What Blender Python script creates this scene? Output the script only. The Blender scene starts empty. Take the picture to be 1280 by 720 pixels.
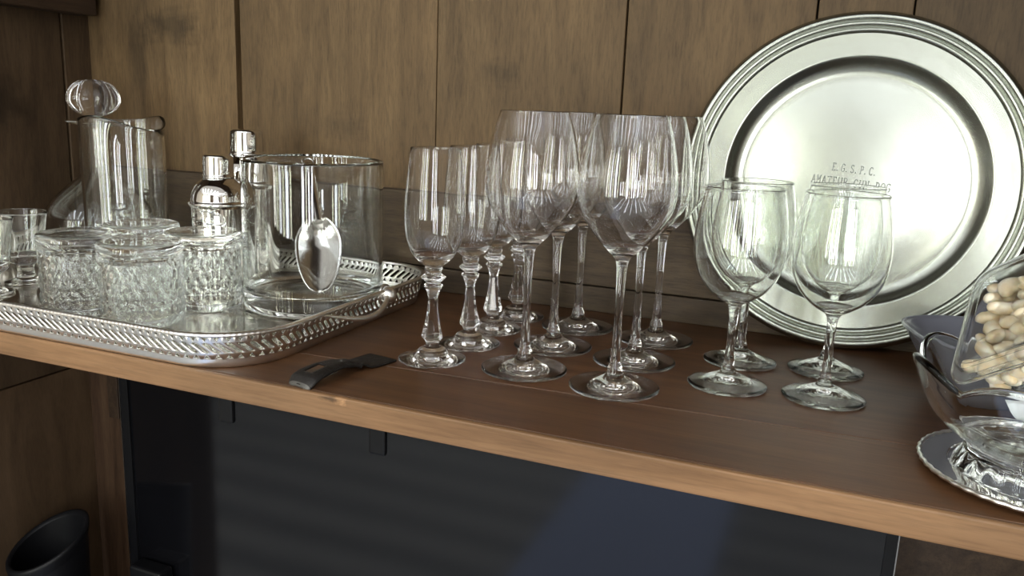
import bpy, bmesh, math, random
from mathutils import Vector, Matrix
from mathutils.geometry import tessellate_polygon
PI = math.pi
random.seed(7)
SC = bpy.context.scene
COL = SC.collection

# ------------------------------------------------------------------ camera, world, light, exposure
YAW, PITCH, ROLL, CAMZ = math.radians(21.44184), math.radians(12.36175), math.radians(2.25827), .235
def make_camera():
    cd = bpy.data.cameras.new('camera'); cd.sensor_width = 36; cd.lens = 36 * 1036 / 1280
    cd.clip_start = .01
    co = bpy.data.objects.new('camera', cd); COL.objects.link(co)
    cy, sy = math.cos(YAW), math.sin(YAW)
    fwd = Vector((-sy * math.cos(PITCH), cy * math.cos(PITCH), -math.sin(PITCH)))
    r0 = Vector((cy, sy, 0)); u0 = r0.cross(fwd)
    r = math.cos(ROLL) * r0 + math.sin(ROLL) * u0
    u = -math.sin(ROLL) * r0 + math.cos(ROLL) * u0
    co.matrix_world = Matrix(((r.x, u.x, -fwd.x, 0), (r.y, u.y, -fwd.y, 0), (r.z, u.z, -fwd.z, CAMZ), (0, 0, 0, 1)))
    SC.camera = co
make_camera()
SC.view_settings.view_transform = 'Standard'
SC.view_settings.look = 'None'
SC.view_settings.gamma = 1
SC.view_settings.use_curve_mapping = False
SC.view_settings.exposure = 0.0
cyc = SC.cycles
cyc.max_bounces = 28; cyc.transmission_bounces = 24; cyc.glossy_bounces = 10; cyc.diffuse_bounces = 4
cyc.transparent_max_bounces = 16
cyc.caustics_refractive = True; cyc.caustics_reflective = True
cyc.blur_glossy = .3; cyc.sample_clamp_indirect = 14
cyc.use_denoising = True; cyc.use_adaptive_sampling = False

world = bpy.data.worlds.new('daylight'); SC.world = world; world.use_nodes = True
bg = world.node_tree.nodes['Background']; bg.inputs[0].default_value = (.75, .85, 1, 1); bg.inputs[1].default_value = .6

WIN_Y = -2.6                       # the glazed side of the room, behind the camera
WINDOWS = [(-2.30, .16, (1, .98, .86)), (-1.95, .09, (.95, 1, .72)), (-1.62, .15, (.95, .98, 1)), (-1.28, .08, (.95, 1, .68)),
           (-.92, .24, (.93, .97, 1)), (-.56, .07, (.97, 1, .70)), (.62, .24, (.95, .98, 1)), (.98, .08, (.98, 1, .74)), (1.30, .18, (1, .98, .90)), (1.70, .22, (.94, .97, 1))]
WIN_Z0, WIN_Z1 = -.45, 1.30
WIN_RAD = 15.5
def window_lights():
    for x, w, c in WINDOWS:
        ld = bpy.data.lights.new('window_daylight', 'AREA'); ld.shape = 'RECTANGLE'
        ld.size = w; ld.size_y = WIN_Z1 - WIN_Z0
        ld.energy = WIN_RAD * PI * w * (WIN_Z1 - WIN_Z0); ld.color = c
        o = bpy.data.objects.new('window_daylight', ld); COL.objects.link(o)
        o.location = (x, WIN_Y - .02, (WIN_Z0 + WIN_Z1) / 2); o.rotation_euler = (PI / 2, 0, 0)   # shines towards +Y
window_lights()
ROOF_STRIPS = [(-1.95, .06), (-1.5, .09), (-1.08, .05), (-.66, .09), (-.24, .05), (.18, .09), (.6, .05), (1.02, .09)]
ROOF_Y0, ROOF_Y1, ROOF_Z, ROOF_RAD = -2.3, -.35, 1.45, 11.0
def roof_lights():                 # long narrow rooflights in the room's ceiling
    for x, w in ROOF_STRIPS:
        ld = bpy.data.lights.new('rooflight_daylight', 'AREA'); ld.shape = 'RECTANGLE'; ld.size = w; ld.size_y = ROOF_Y1 - ROOF_Y0
        ld.energy = ROOF_RAD * PI * w * (ROOF_Y1 - ROOF_Y0); ld.color = (.90, .94, 1)
        o = bpy.data.objects.new('rooflight_daylight', ld); COL.objects.link(o)
        o.location = (x, (ROOF_Y0 + ROOF_Y1) / 2, ROOF_Z + .02)
roof_lights()

# ------------------------------------------------------------------ materials
def new_mat(name):
    m = bpy.data.materials.new(name); m.use_nodes = True
    return m, m.node_tree.nodes, m.node_tree.links, m.node_tree.nodes['Principled BSDF']
def plain(name, col, rough=.5, metal=0., spec=.5, bump=0., bscale=200., coat=0.):
    m, n, l, b = new_mat(name)
    b.inputs['Base Color'].default_value = (*col, 1); b.inputs['Roughness'].default_value = rough
    b.inputs['Metallic'].default_value = metal; b.inputs['Specular IOR Level'].default_value = spec
    b.inputs['Coat Weight'].default_value = coat
    if bump:
        tc = n.new('ShaderNodeTexCoord'); no = n.new('ShaderNodeTexNoise'); no.inputs['Scale'].default_value = bscale
        no.inputs['Detail'].default_value = 5
        bu = n.new('ShaderNodeBump'); bu.inputs['Strength'].default_value = bump; bu.inputs['Distance'].default_value = .001
        l.new(tc.outputs['Object'], no.inputs['Vector']); l.new(no.outputs['Fac'], bu.inputs['Height'])
        l.new(bu.outputs['Normal'], b.inputs['Normal'])
    return m
def glass(name, ior=1.5, col=(1, 1, 1), rough=0.):
    m, n, l, b = new_mat(name); n.remove(b)
    g = n.new('ShaderNodeBsdfGlass'); g.inputs['IOR'].default_value = ior
    g.inputs['Color'].default_value = (*col, 1); g.inputs['Roughness'].default_value = rough
    l.new(g.outputs[0], n['Material Output'].inputs['Surface'])
    return m
def wood(name, dark, mid, light, grain, rough=.55, stretch=14., scale=9., pores=.35, bump=.25, spots=(), coat=0., spec=.3, wear=0.):
    """procedural timber: long noise for the figure, fine stretched noise for the pores, per-board tone from the 'board' attribute"""
    m, n, l, b = new_mat(name)
    tc = n.new('ShaderNodeTexCoord'); at = n.new('ShaderNodeAttribute'); at.attribute_name = 'board'
    off = n.new('ShaderNodeVectorMath'); off.operation = 'MULTIPLY'; off.inputs[1].default_value = (3.1, 5.7, 7.3)
    cx = n.new('ShaderNodeCombineXYZ')
    for k in range(3): l.new(at.outputs['Fac'], cx.inputs[k])
    l.new(cx.outputs[0], off.inputs[0])
    add = n.new('ShaderNodeVectorMath'); add.operation = 'ADD'
    l.new(tc.outputs['Object'], add.inputs[0]); l.new(off.outputs[0], add.inputs[1])
    def mapped(sc):
        mp = n.new('ShaderNodeMapping'); mp.inputs['Scale'].default_value = tuple(sc / stretch if k == grain else sc for k in range(3))
        l.new(add.outputs[0], mp.inputs['Vector']); return mp
    def noise(sc, det, rg, dist=0.):
        t = n.new('ShaderNodeTexNoise'); t.inputs['Scale'].default_value = 1; t.inputs['Detail'].default_value = det
        t.inputs['Roughness'].default_value = rg; t.inputs['Distortion'].default_value = dist
        l.new(mapped(sc).outputs[0], t.inputs['Vector']); return t
    fig = noise(scale * 5, 6, .62, 1.2)
    ramp = n.new('ShaderNodeValToRGB'); e = ramp.color_ramp.elements
    e[0].position = .28; e[0].color = (*dark, 1); e[1].position = .74; e[1].color = (*light, 1)
    x = ramp.color_ramp.elements.new(.5); x.color = (*mid, 1)
    l.new(fig.outputs['Fac'], ramp.inputs['Fac'])
    por = noise(420, 3, .7)
    pr = n.new('ShaderNodeMapRange'); pr.inputs['From Min'].default_value = .30; pr.inputs['From Max'].default_value = .55
    pr.inputs['To Min'].default_value = 1 - pores; pr.inputs['To Max'].default_value = 1
    l.new(por.outputs['Fac'], pr.inputs['Value'])
    big = n.new('ShaderNodeTexNoise'); big.inputs['Scale'].default_value = 5; big.inputs['Detail'].default_value = 3
    l.new(add.outputs[0], big.inputs['Vector'])
    br = n.new('ShaderNodeMapRange'); br.inputs['From Min'].default_value = .3; br.inputs['From Max'].default_value = .7
    br.inputs['To Min'].default_value = .72; br.inputs['To Max'].default_value = 1.12
    l.new(big.outputs['Fac'], br.inputs['Value'])
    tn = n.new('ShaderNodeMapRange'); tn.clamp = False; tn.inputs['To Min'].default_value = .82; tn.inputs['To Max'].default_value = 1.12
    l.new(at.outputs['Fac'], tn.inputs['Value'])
    val = None
    for s in (pr, br, tn):
        if val is None: val = s.outputs[0]; continue
        mu = n.new('ShaderNodeMath'); mu.operation = 'MULTIPLY'; l.new(val, mu.inputs[0]); l.new(s.outputs[0], mu.inputs[1]); val = mu.outputs[0]
    for (px, py, pz, rx, ry, rz, gain) in spots:        # knots, stains and chips, each with a place of its own
        sb = n.new('ShaderNodeVectorMath'); sb.operation = 'SUBTRACT'; sb.inputs[1].default_value = (px, py, pz)
        l.new(tc.outputs['Object'], sb.inputs[0])
        dv = n.new('ShaderNodeVectorMath'); dv.operation = 'DIVIDE'; dv.inputs[1].default_value = (rx, ry, rz)
        l.new(sb.outputs[0], dv.inputs[0])
        wn = n.new('ShaderNodeTexNoise'); wn.inputs['Scale'].default_value = 1.6; wn.inputs['Detail'].default_value = 6
        l.new(dv.outputs[0], wn.inputs['Vector'])
        ln = n.new('ShaderNodeVectorMath'); ln.operation = 'LENGTH'; l.new(dv.outputs[0], ln.inputs[0])
        sm = n.new('ShaderNodeMath'); sm.operation = 'MULTIPLY_ADD'; sm.inputs[1].default_value = 1.6
        l.new(wn.outputs['Fac'], sm.inputs[0]); l.new(ln.outputs['Value'], sm.inputs[2])
        mr = n.new('ShaderNodeMapRange'); mr.inputs['From Min'].default_value = 1.15; mr.inputs['From Max'].default_value = 1.9
        mr.inputs['To Min'].default_value = gain; mr.inputs['To Max'].default_value = 1
        l.new(sm.outputs[0], mr.inputs['Value'])
        mu = n.new('ShaderNodeMath'); mu.operation = 'MULTIPLY'; l.new(val, mu.inputs[0]); l.new(mr.outputs[0], mu.inputs[1]); val = mu.outputs[0]
    vm = n.new('ShaderNodeVectorMath'); vm.operation = 'SCALE'
    l.new(ramp.outputs['Color'], vm.inputs[0]); l.new(val, vm.inputs['Scale'])
    l.new(vm.outputs[0], b.inputs['Base Color'])
    b.inputs['Roughness'].default_value = rough; b.inputs['Specular IOR Level'].default_value = spec; b.inputs['Coat Weight'].default_value = coat
    b.inputs['Coat Roughness'].default_value = .3
    bu = n.new('ShaderNodeBump'); bu.inputs['Strength'].default_value = bump; bu.inputs['Distance'].default_value = .0006
    l.new(pr.outputs[0], bu.inputs['Height']); l.new(bu.outputs['Normal'], b.inputs['Normal'])
    return m

M = {}
M['wall_oak'] = wood('wall_oak', (0.08655, 0.05274, 0.02303), (0.1282, 0.07911, 0.03501), (0.1666, 0.106, 0.04836), 2, .62, 8, 7, .30, .4,
                     spots=((-.90, .945, .325, .055, .2, .028, .5), (-.965, .945, .27, .02, .2, .09, .6), (-.40, .945, .272, .03, .2, .02, .7), (-.62, .945, .2, .04, .2, .02, .75)))
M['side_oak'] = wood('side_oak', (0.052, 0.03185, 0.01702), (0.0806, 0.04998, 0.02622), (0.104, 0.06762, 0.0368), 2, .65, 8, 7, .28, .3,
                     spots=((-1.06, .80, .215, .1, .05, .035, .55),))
M['rail_oak'] = wood('rail_oak', (0.04675, 0.03016, 0.0168), (0.07425, 0.04888, 0.0264), (0.099, 0.06656, 0.03696), 0, .62, 9, 8, .36, .4)
M['dark_oak'] = wood('dark_oak', (.03, .018, .012), (.055, .033, .02), (.08, .05, .03), 1, .5, 12, 8, .3, .2)
M['shelf_top'] = wood('shelf_top', (0.0719, 0.03073, 0.01248), (0.1199, 0.05436, 0.02257), (0.1609, 0.07563, 0.03265), 0, .42, 18, 8, .25, .12, spec=.4)
M['shelf_nose'] = wood('shelf_nose', (0.1572, 0.08131, 0.03571), (0.248, 0.1346, 0.06349), (0.3145, 0.1786, 0.08928), 0, .5, 18, 8, .22, .15,
                       spots=((-.357, .54, -.003, .006, .02, .004, 1.9), (-.366, .54, -.003, .012, .02, .0025, .4)))
M['brown_panel'] = wood('brown_panel', (0.06, 0.0348, 0.0174), (0.09, 0.054, 0.02784), (0.12, 0.075, 0.0406), 2, .7, 5, 4, .15, .1)
M['post_oak'] = wood('post_oak', (0.042, 0.0203, 0.01008), (0.072, 0.0377, 0.0196), (0.102, 0.058, 0.0308), 2, .6, 12, 8, .3, .2)
M['clear'] = glass('clear_glass', 1.5, (.995, 1, .995))
M['crystal'] = glass('crystal', 1.48, (1, 1, 1))
M['thick_clear'] = glass('thick_clear', 1.5, (.992, 1, .997))
M['smoky'] = plain('smoky_grey', (.17, .175, .205), .2, .0, .6)
M['silver'] = plain('silver', (.95, .935, .90), .30, 1., bump=.12, bscale=160)
M['silver_floor'] = plain('silver_floor', (.70, .67, .60), .14, 1., bump=.06, bscale=120)
M['chrome'] = plain('chrome', (.80, .79, .76), .06, 1.)
M['steel'] = plain('steel', (.72, .72, .70), .18, 1., bump=.05, bscale=90)
M['pewter'] = plain('pewter', (.385, .40, .355), .27, 1., bump=.12, bscale=45)
M['engraving'] = plain('engraving', (.20, .21, .19), .5, .6)
M['iron'] = plain('iron', (.025, .022, .02), .5, .6, bump=.5, bscale=320)
M['black_gloss'] = plain('black_gloss', (.004, .004, .005), .09, 0, .5)
M['black_matte'] = plain('black_matte', (.005, .005, .006), .45, 0, .2)
M['silver_edge'] = plain('silver_edge', (.35, .34, .33), .3, 1)
M['plastic'] = glass('clear_plastic', 1.42, (.985, .99, .99), .07)
M['paper'] = plain('paper', (.82, .86, .88), .8)
M['plaster'] = plain('plaster', (.80, .78, .79), .9)
M['room_wall'] = plain('room_wall', (.46, .41, .35), .9)
M['frame_wood'] = plain('frame_wood', (.12, .08, .05), .6)
def floor_material():
    m, n, l, b = new_mat('floor_boards')
    tc = n.new('ShaderNodeTexCoord'); w = n.new('ShaderNodeTexWave'); w.bands_direction = 'Y'
    w.inputs['Scale'].default_value = 1.6; w.inputs['Distortion'].default_value = .6
    w2 = n.new('ShaderNodeTexWave'); w2.bands_direction = 'Y'; w2.inputs['Scale'].default_value = 17
    l.new(tc.outputs['Object'], w.inputs['Vector']); l.new(tc.outputs['Object'], w2.inputs['Vector'])
    r = n.new('ShaderNodeValToRGB'); r.color_ramp.elements[0].color = (.20, .22, .25, 1); r.color_ramp.elements[1].color = (.46, .47, .50, 1)
    l.new(w.outputs['Fac'], r.inputs['Fac'])
    mx = n.new('ShaderNodeMix'); mx.data_type = 'RGBA'; mx.blend_type = 'MULTIPLY'; mx.inputs['Factor'].default_value = .35
    l.new(r.outputs['Color'], mx.inputs[6]); l.new(w2.outputs['Color'], mx.inputs[7])
    l.new(mx.outputs[2], b.inputs['Base Color']); b.inputs['Roughness'].default_value = .6
    return m
M['floor'] = floor_material()
M['rug'] = plain('rug', (.42, .50, .76), .9, bump=.3, bscale=60)
def nut_material():
    m, n, l, b = new_mat('nut')
    tc = n.new('ShaderNodeTexCoord'); no = n.new('ShaderNodeTexNoise'); no.inputs['Scale'].default_value = 90; no.inputs['Detail'].default_value = 4
    r = n.new('ShaderNodeValToRGB'); r.color_ramp.elements[0].position = .3; r.color_ramp.elements[0].color = (.80, .62, .36, 1)
    r.color_ramp.elements[1].position = .62; r.color_ramp.elements[1].color = (.95, .87, .70, 1)
    l.new(tc.outputs['Object'], no.inputs['Vector']); l.new(no.outputs['Fac'], r.inputs['Fac']); l.new(r.outputs['Color'], b.inputs['Base Color'])
    b.inputs['Roughness'].default_value = .45; b.inputs['Subsurface Weight'].default_value = .15; b.inputs['Subsurface Radius'].default_value = (.006, .004, .002)
    b.inputs['Subsurface Scale'].default_value = .5
    return m
M['nut'] = nut_material()

# ------------------------------------------------------------------ helpers
def obj_from(name, verts, faces, mat, parent=None, smooth=False, sharp=None):
    me = bpy.data.meshes.new(name); me.from_pydata([tuple(v) for v in verts], [], faces); me.update()
    if mat: me.materials.append(mat)
    if smooth:
        me.polygons.foreach_set('use_smooth', [True] * len(me.polygons))
        if sharp: me.set_sharp_from_angle(angle=math.radians(sharp))
    o = bpy.data.objects.new(name, me); COL.objects.link(o)
    if parent: o.parent = parent
    return o
def empty(name, loc=(0, 0, 0), rz=0):
    o = bpy.data.objects.new(name, None); COL.objects.link(o); o.location = loc; o.rotation_euler = (0, 0, rz)
    o.empty_display_size = .02
    return o
def tag(o, label, cat, group=None):
    o['label'] = label; o['category'] = cat
    if group: o['group'] = group
    return o
def struct(o, label=None):
    o['kind'] = 'structure'
    if label: o['label'] = label
    return o
def copy_tree(root, loc, rz=0):
    r = root.copy(); COL.objects.link(r); r.location = loc; r.rotation_euler = (0, 0, rz)
    for ch in list(root.children):
        c = ch.copy(); COL.objects.link(c); c.parent = r
        for g in list(ch.children):
            d = g.copy(); COL.objects.link(d); d.parent = c
    return r
class MB:
    """collects boxes into one mesh; each box may carry a 'board' value for the timber material"""
    def __init__(s): s.v = []; s.f = []; s.b = []
    def box(s, x0, x1, y0, y1, z0, z1, board=.5):
        i = len(s.v)
        s.v += [(x, y, z) for z in (z0, z1) for y in (y0, y1) for x in (x0, x1)]
        s.f += [[i + k for k in q] for q in ((0, 2, 3, 1), (4, 5, 7, 6), (0, 1, 5, 4), (2, 6, 7, 3), (0, 4, 6, 2), (1, 3, 7, 5))]
        s.b += [board] * 8
        return s
    def quad(s, pts, board=.5):
        i = len(s.v); s.v += pts; s.f.append(list(range(i, i + len(pts)))); s.b += [board] * len(pts); return s
    def build(s, name, mat, parent=None, bevel=0.):
        o = obj_from(name, s.v, s.f, mat, parent)
        a = o.data.attributes.new('board', 'FLOAT', 'POINT'); a.data.foreach_set('value', s.b)
        if bevel:
            md = o.modifiers.new('bevel', 'BEVEL'); md.width = bevel; md.segments = 2; md.limit_method = 'ANGLE'
        return o
def catmull(pts, n=4):
    """smooth curve through (r, z) points; a point given as (r, z, 1) is a hard corner"""
    out = []
    P = [(p[0], p[1]) for p in pts]; hard = [len(p) > 2 for p in pts]
    for i in range(len(P) - 1):
        p1, p2 = P[i], P[i + 1]
        p0 = P[i - 1] if i > 0 and not hard[i] else (2 * p1[0] - p2[0], 2 * p1[1] - p2[1])
        p3 = P[i + 2] if i + 2 < len(P) and not hard[i + 1] else (2 * p2[0] - p1[0], 2 * p2[1] - p1[1])
        for k in range(n):
            t = k / n
            out.append(tuple(.5 * (2 * p1[d] + (p2[d] - p0[d]) * t + (2 * p0[d] - 5 * p1[d] + 4 * p2[d] - p3[d]) * t * t
                                   + (3 * p1[d] - p0[d] - 3 * p2[d] + p3[d]) * t ** 3) for d in (0, 1)))
    out.append(P[-1])
    return [(max(r, 0), z) for r, z in out]
def lathe(name, prof, mat, parent=None, segs=64, rfun=None, sharp=None):
    """turn a profile: going up = outside, going outwards = underside. rfun(r, z, theta, i) -> (r, z)"""
    v, f, rings = [], [], []
    for i, (r, z) in enumerate(prof):
        if r < 1e-6:
            rings.append([len(v)]); v.append((0, 0, z)); continue
        ring = []
        for k in range(segs):
            th = 2 * PI * k / segs
            rr, zz = rfun(r, z, th, i) if rfun else (r, z)
            ring.append(len(v)); v.append((rr * math.cos(th), rr * math.sin(th), zz))
        rings.append(ring)
    for a, b in zip(rings, rings[1:]):
        for k in range(segs):
            k2 = (k + 1) % segs
            if len(a) == 1 and len(b) == 1: continue
            if len(a) == 1: f.append((a[0], b[k2], b[k]))
            elif len(b) == 1: f.append((a[k], a[k2], b[0]))
            else: f.append((a[k], a[k2], b[k2], b[k]))
    return obj_from(name, v, f, mat, parent, True, sharp)
def tube(path, rad, segs=12, closed=False):
    """tube along a list of points; rad a number or a list -> verts, faces"""
    v, f = [], []; n = len(path); P = [Vector(p) for p in path]
    up = None
    for i in range(n):
        t = (P[(i + 1) % n] - P[i - 1]) if closed else (P[min(i + 1, n - 1)] - P[max(i - 1, 0)])
        t.normalize()
        if up is None:
            up = Vector((0, 0, 1)) if abs(t.z) < .9 else Vector((1, 0, 0))
        a = (up - t * up.dot(t)).normalized(); up = a; b = t.cross(a)
        r = rad[i] if isinstance(rad, (list, tuple)) else rad
        for k in range(segs):
            th = 2 * PI * k / segs; v.append(P[i] + r * (math.cos(th) * a + math.sin(th) * b))
    for i in range(n if closed else n - 1):
        j = (i + 1) % n
        for k in range(segs):
            k2 = (k + 1) % segs
            f.append((i * segs + k, i * segs + k2, j * segs + k2, j * segs + k))
    if not closed:
        f.append(tuple(range(segs))[::-1]); f.append(tuple((n - 1) * segs + k for k in range(segs)))
    return v, f
def tube_obj(name, path, rad, mat, parent=None, segs=12, closed=False):
    v, f = tube(path, rad, segs, closed); return obj_from(name, v, f, mat, parent, True, 60)

# ------------------------------------------------------------------ setting
SX0, SX1 = -1.06, .34          # the alcove's side walls
Y_EDGE, Y_RAIL, Y_PANEL = .54, .93, .949
def alcove():
    b = MB(); seams = [-1.075, -.880, -.787, -.484, -.247, -.046, .045, .36]
    gaps = [.001, .0012, .007, .0015, .002, .0022, .0018]; random.seed(3)
    dep = [0, .002, 0, .001, .0, .0015, .0]
    for i in range(len(seams) - 1):
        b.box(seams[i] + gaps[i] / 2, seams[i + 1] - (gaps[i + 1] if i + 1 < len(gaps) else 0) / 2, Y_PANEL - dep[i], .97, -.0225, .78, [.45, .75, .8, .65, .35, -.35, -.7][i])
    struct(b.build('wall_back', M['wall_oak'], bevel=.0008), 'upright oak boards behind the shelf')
    struct(MB().box(-1.08, .37, .968, .985, -.8, .8).build('wall_backing', M['dark_oak']))
    struct(MB().box(SX0, SX1, Y_RAIL, Y_PANEL - .0024, .0312, .1255, .3).build('trim_1', M['rail_oak'], bevel=.0012), 'wide horizontal oak rail low on the back wall')
    struct(MB().box(SX0, SX1, Y_RAIL - .0015, Y_PANEL - .0024, .0002, .0300, .1).build('baseboard_back', M['rail_oak'], bevel=.001), 'narrow oak strip along the back of the shelf')
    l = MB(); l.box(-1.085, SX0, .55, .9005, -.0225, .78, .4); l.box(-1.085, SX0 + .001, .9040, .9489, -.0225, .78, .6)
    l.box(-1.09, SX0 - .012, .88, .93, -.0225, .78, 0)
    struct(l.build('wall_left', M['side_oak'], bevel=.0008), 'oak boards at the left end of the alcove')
    l = MB(); l.box(-1.085, SX0, .55, .9608, -.179, -.0225, .2); l.box(-1.085, SX0, .55, .9608, -.8, -.1815, .7)
    l.box(-1.09, SX0 - .008, .55, .9608, -.19, -.17, 0)
    struct(l.build('wall_left_lower', M['brown_panel'], bevel=.001), 'brown panel below the shelf at left')
    struct(MB().box(SX1, .365, .55, .9608, -.8, .78, .3).build('wall_right', M['side_oak']))
    struct(MB().box(SX0 + .0005, SX0 + .036, .56, .934, .3385, .4, .2).build('trim_2', M['dark_oak'], bevel=.002), 'dark batten high on the left wall')
    struct(MB().box(-1.09, .37, .555, .97, .78, .805, .3).build('ceiling_alcove', M['dark_oak']))
    struct(MB().box(-1.09, .37, .55, .985, -.83, -.8, .3).build('floor_alcove', M['dark_oak']))
    struct(MB().box(-1.0598, -.80, .905, .96, -.8, -.0225, .5).build('trim_3', M['post_oak'], bevel=.002), 'upright post below the shelf')
struct(MB().box(-1.020, -.999, .9025, .9049, -.262, -.0225, 0).build('trim_4', M['dark_oak'], bevel=.0008), 'dark recess strip on the post below the shelf')
alcove()
def room():
    struct(MB().box(-2.7, 2.5, WIN_Y - .1, .99, -1.07, -1.05).build('floor', M['floor']))
    c = MB(); c.box(-2.7, 2.5, WIN_Y - .1, ROOF_Y0, ROOF_Z, 1.5); c.box(-2.7, 2.5, ROOF_Y1, .99, ROOF_Z, 1.5); e = -2.7
    for x, w in ROOF_STRIPS: c.box(e, x - w / 2, ROOF_Y0, ROOF_Y1, ROOF_Z, 1.5); e = x + w / 2
    c.box(e, 2.5, ROOF_Y0, ROOF_Y1, ROOF_Z, 1.5)
    struct(c.build('ceiling', M['plaster']))
    struct(MB().box(-2.75, -2.6, WIN_Y - .1, .99, -1.05, 1.45).build('wall_room_left', M['room_wall']))
    struct(MB().box(2.4, 2.5, WIN_Y - .1, .99, -1.05, 1.45).build('wall_room_right', M['room_wall']))
    f = MB(); f.box(-2.6, -1.09, .56, .66, -1.05, 1.45); f.box(.37, 2.4, .56, .66, -1.05, 1.45); f.box(-1.09, .37, .56, .66, .806, 1.45); f.box(-1.09, .37, .56, .66, -1.05, -.831)
    struct(f.build('wall_front', M['room_wall']))
    b = MB(); b.box(-2.6, 2.4, WIN_Y - .06, WIN_Y, -1.05, WIN_Z0); b.box(-2.6, 2.4, WIN_Y - .06, WIN_Y, WIN_Z1, 1.45)
    xs = sorted((x - w / 2, x + w / 2) for x, w, c in WINDOWS); e = -2.6
    for a, c in xs: b.box(e, a, WIN_Y - .06, WIN_Y, WIN_Z0, WIN_Z1); e = c
    b.box(e, 2.4, WIN_Y - .06, WIN_Y, WIN_Z0, WIN_Z1)
    struct(b.build('wall_windows', M['frame_wood']))
    struct(MB().box(-.745, -.22, -1.6, .5, -1.0498, -1.042).build('floor_runner', M['rug']))
room()

# ------------------------------------------------------------------ shelf
def shelf():
    sh = empty('shelf', (0, 0, 0))
    tag(sh, 'long brown wooden shelf with pale front edge carrying all the glassware', 'shelf')
    x0, x1 = SX0, SX1 - .0005
    zt, zb = 0, -.022
    def slab(name, front, back, board, mat, bev):
        v = [(x0, front[0], zb), (x1, front[1], zb), (x1, back[1], zb), (x0, back[0], zb), (x0, front[0], zt), (x1, front[1], zt), (x1, back[1], zt), (x0, back[0], zt)]
        f = [(0, 3, 2, 1), (4, 5, 6, 7), (0, 1, 5, 4), (1, 2, 6, 5), (2, 3, 7, 6), (3, 0, 4, 7)]
        o = obj_from(name, v, f, mat, sh)
        a = o.data.attributes.new('board', 'FLOAT', 'POINT'); a.data.foreach_set('value', [board] * 8)
        md = o.modifiers.new('bevel', 'BEVEL'); md.width = bev; md.segments = 2
        return o
    slab('plank', (.5461, .5461), (.595, .664), .62, M['shelf_top'], .0006)
    slab('plank', (.5962, .6652), (.944, .944), .35, M['shelf_top'], .0006)
    e = slab('front_edge', (Y_EDGE, Y_EDGE), (.5458, .5458), .5, M['shelf_nose'], .0018)
    e['label'] = 'pale worn front edge'
shelf()

# ------------------------------------------------------------------ under the shelf
def television():
    YT = .86; x0, x1, z0, z1 = -.946, .093, -.66, -.05
    t = empty('television', ((x0 + x1) / 2, YT + .02, z0)); L = t.location
    tag(t, 'black glossy flat television screen standing under the wooden shelf', 'television')
    def loc(b): b.v = [(v[0] - L.x, v[1] - L.y, v[2] - L.z) for v in b.v]; return b
    loc(MB().box(x0 + .002, x1 - .002, YT + .004, YT + .035, z0, z1)).build('back_casing', M['black_matte'], t, .003)
    loc(MB().box(x0 + .016, x1 - .012, YT + .001, YT + .0035, z0 + .02, z1 - .012)).build('screen', M['black_gloss'], t)
    b = MB(); b.box(x0 + .0015, x0 + .016, YT - .002, YT + .004, z0, z1); b.box(x1 - .012, x1 - .0015, YT - .002, YT + .004, z0, z1)
    b.box(x0 + .016, x1 - .012, YT - .002, YT + .004, z0, z0 + .02); b.box(x0 + .016, x1 - .012, YT - .002, YT + .004, z1 - .012, z1)
    loc(b).build('bezel', M['black_matte'], t)
    for xa in (x0, x1 - .0012):
        loc(MB().box(xa, xa + .0012, YT - .003, YT + .03, z0, z1)).build('metal_edge', M['silver_edge'], t)['label'] = 'thin silver outer edge'
    # stand the set rests on
    loc(MB().box(-.92, -.86, YT - .03, YT - .003, -.52, -.452)).build('corner_foot', M['black_matte'], t, .004)
    loc(MB().box(-.75, -.1, YT - .02, YT + .05, -.8, z0)).build('stand', M['black_matte'], t, .004)
television()
def clip(x, where):
    b = MB(); c = empty('cable_clip', (x, .60, -.022))
    b.box(-.0085, .0085, -.003, .003, -.0505, 0); b.build('tab', M['black_matte'], c, .0022)
    MB().box(-.0085, .0085, -.003, .02, -.0025, -.0002).build('fixing_plate', M['black_matte'], c, .0005)
    tag(c, where, 'clip', 'black tabs under the shelf edge')
clip(-.5245, 'small black tab hanging below the shelf edge under the silver tray corner')
clip(-.3575, 'small black tab hanging below the shelf edge under the dark iron bottle opener')
def container():
    c = empty('black_container', (-.9925, .76, -.8))
    tag(c, 'black open-topped round container below the shelf by the brown panel', 'container')
    prof = [(0, .004), (.036, .0), (.040, .004), (.046, .2), (.0500, .420), (.0525, .434), (.0522, .440), (.0490, .441), (.0460, .436), (.0445, .41), (.038, .02), (0, .018)]
    prof = [(r * 1.03, z * .925) for r, z in prof]
    def slant(r, z, th, i):                # mouth cut on a slant, low towards the room
        w = max(0, min(1, (z - .2) / .24)); return r, z + w * r * .55 * math.cos(th - 1.15)
    lathe('body', prof[:5], M['black_matte'], c, 48, slant)
    lathe('rim', prof[4:9], M['black_matte'], c, 48, slant)
    lathe('lining', prof[8:], M['black_matte'], c, 48, slant)
container()

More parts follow.
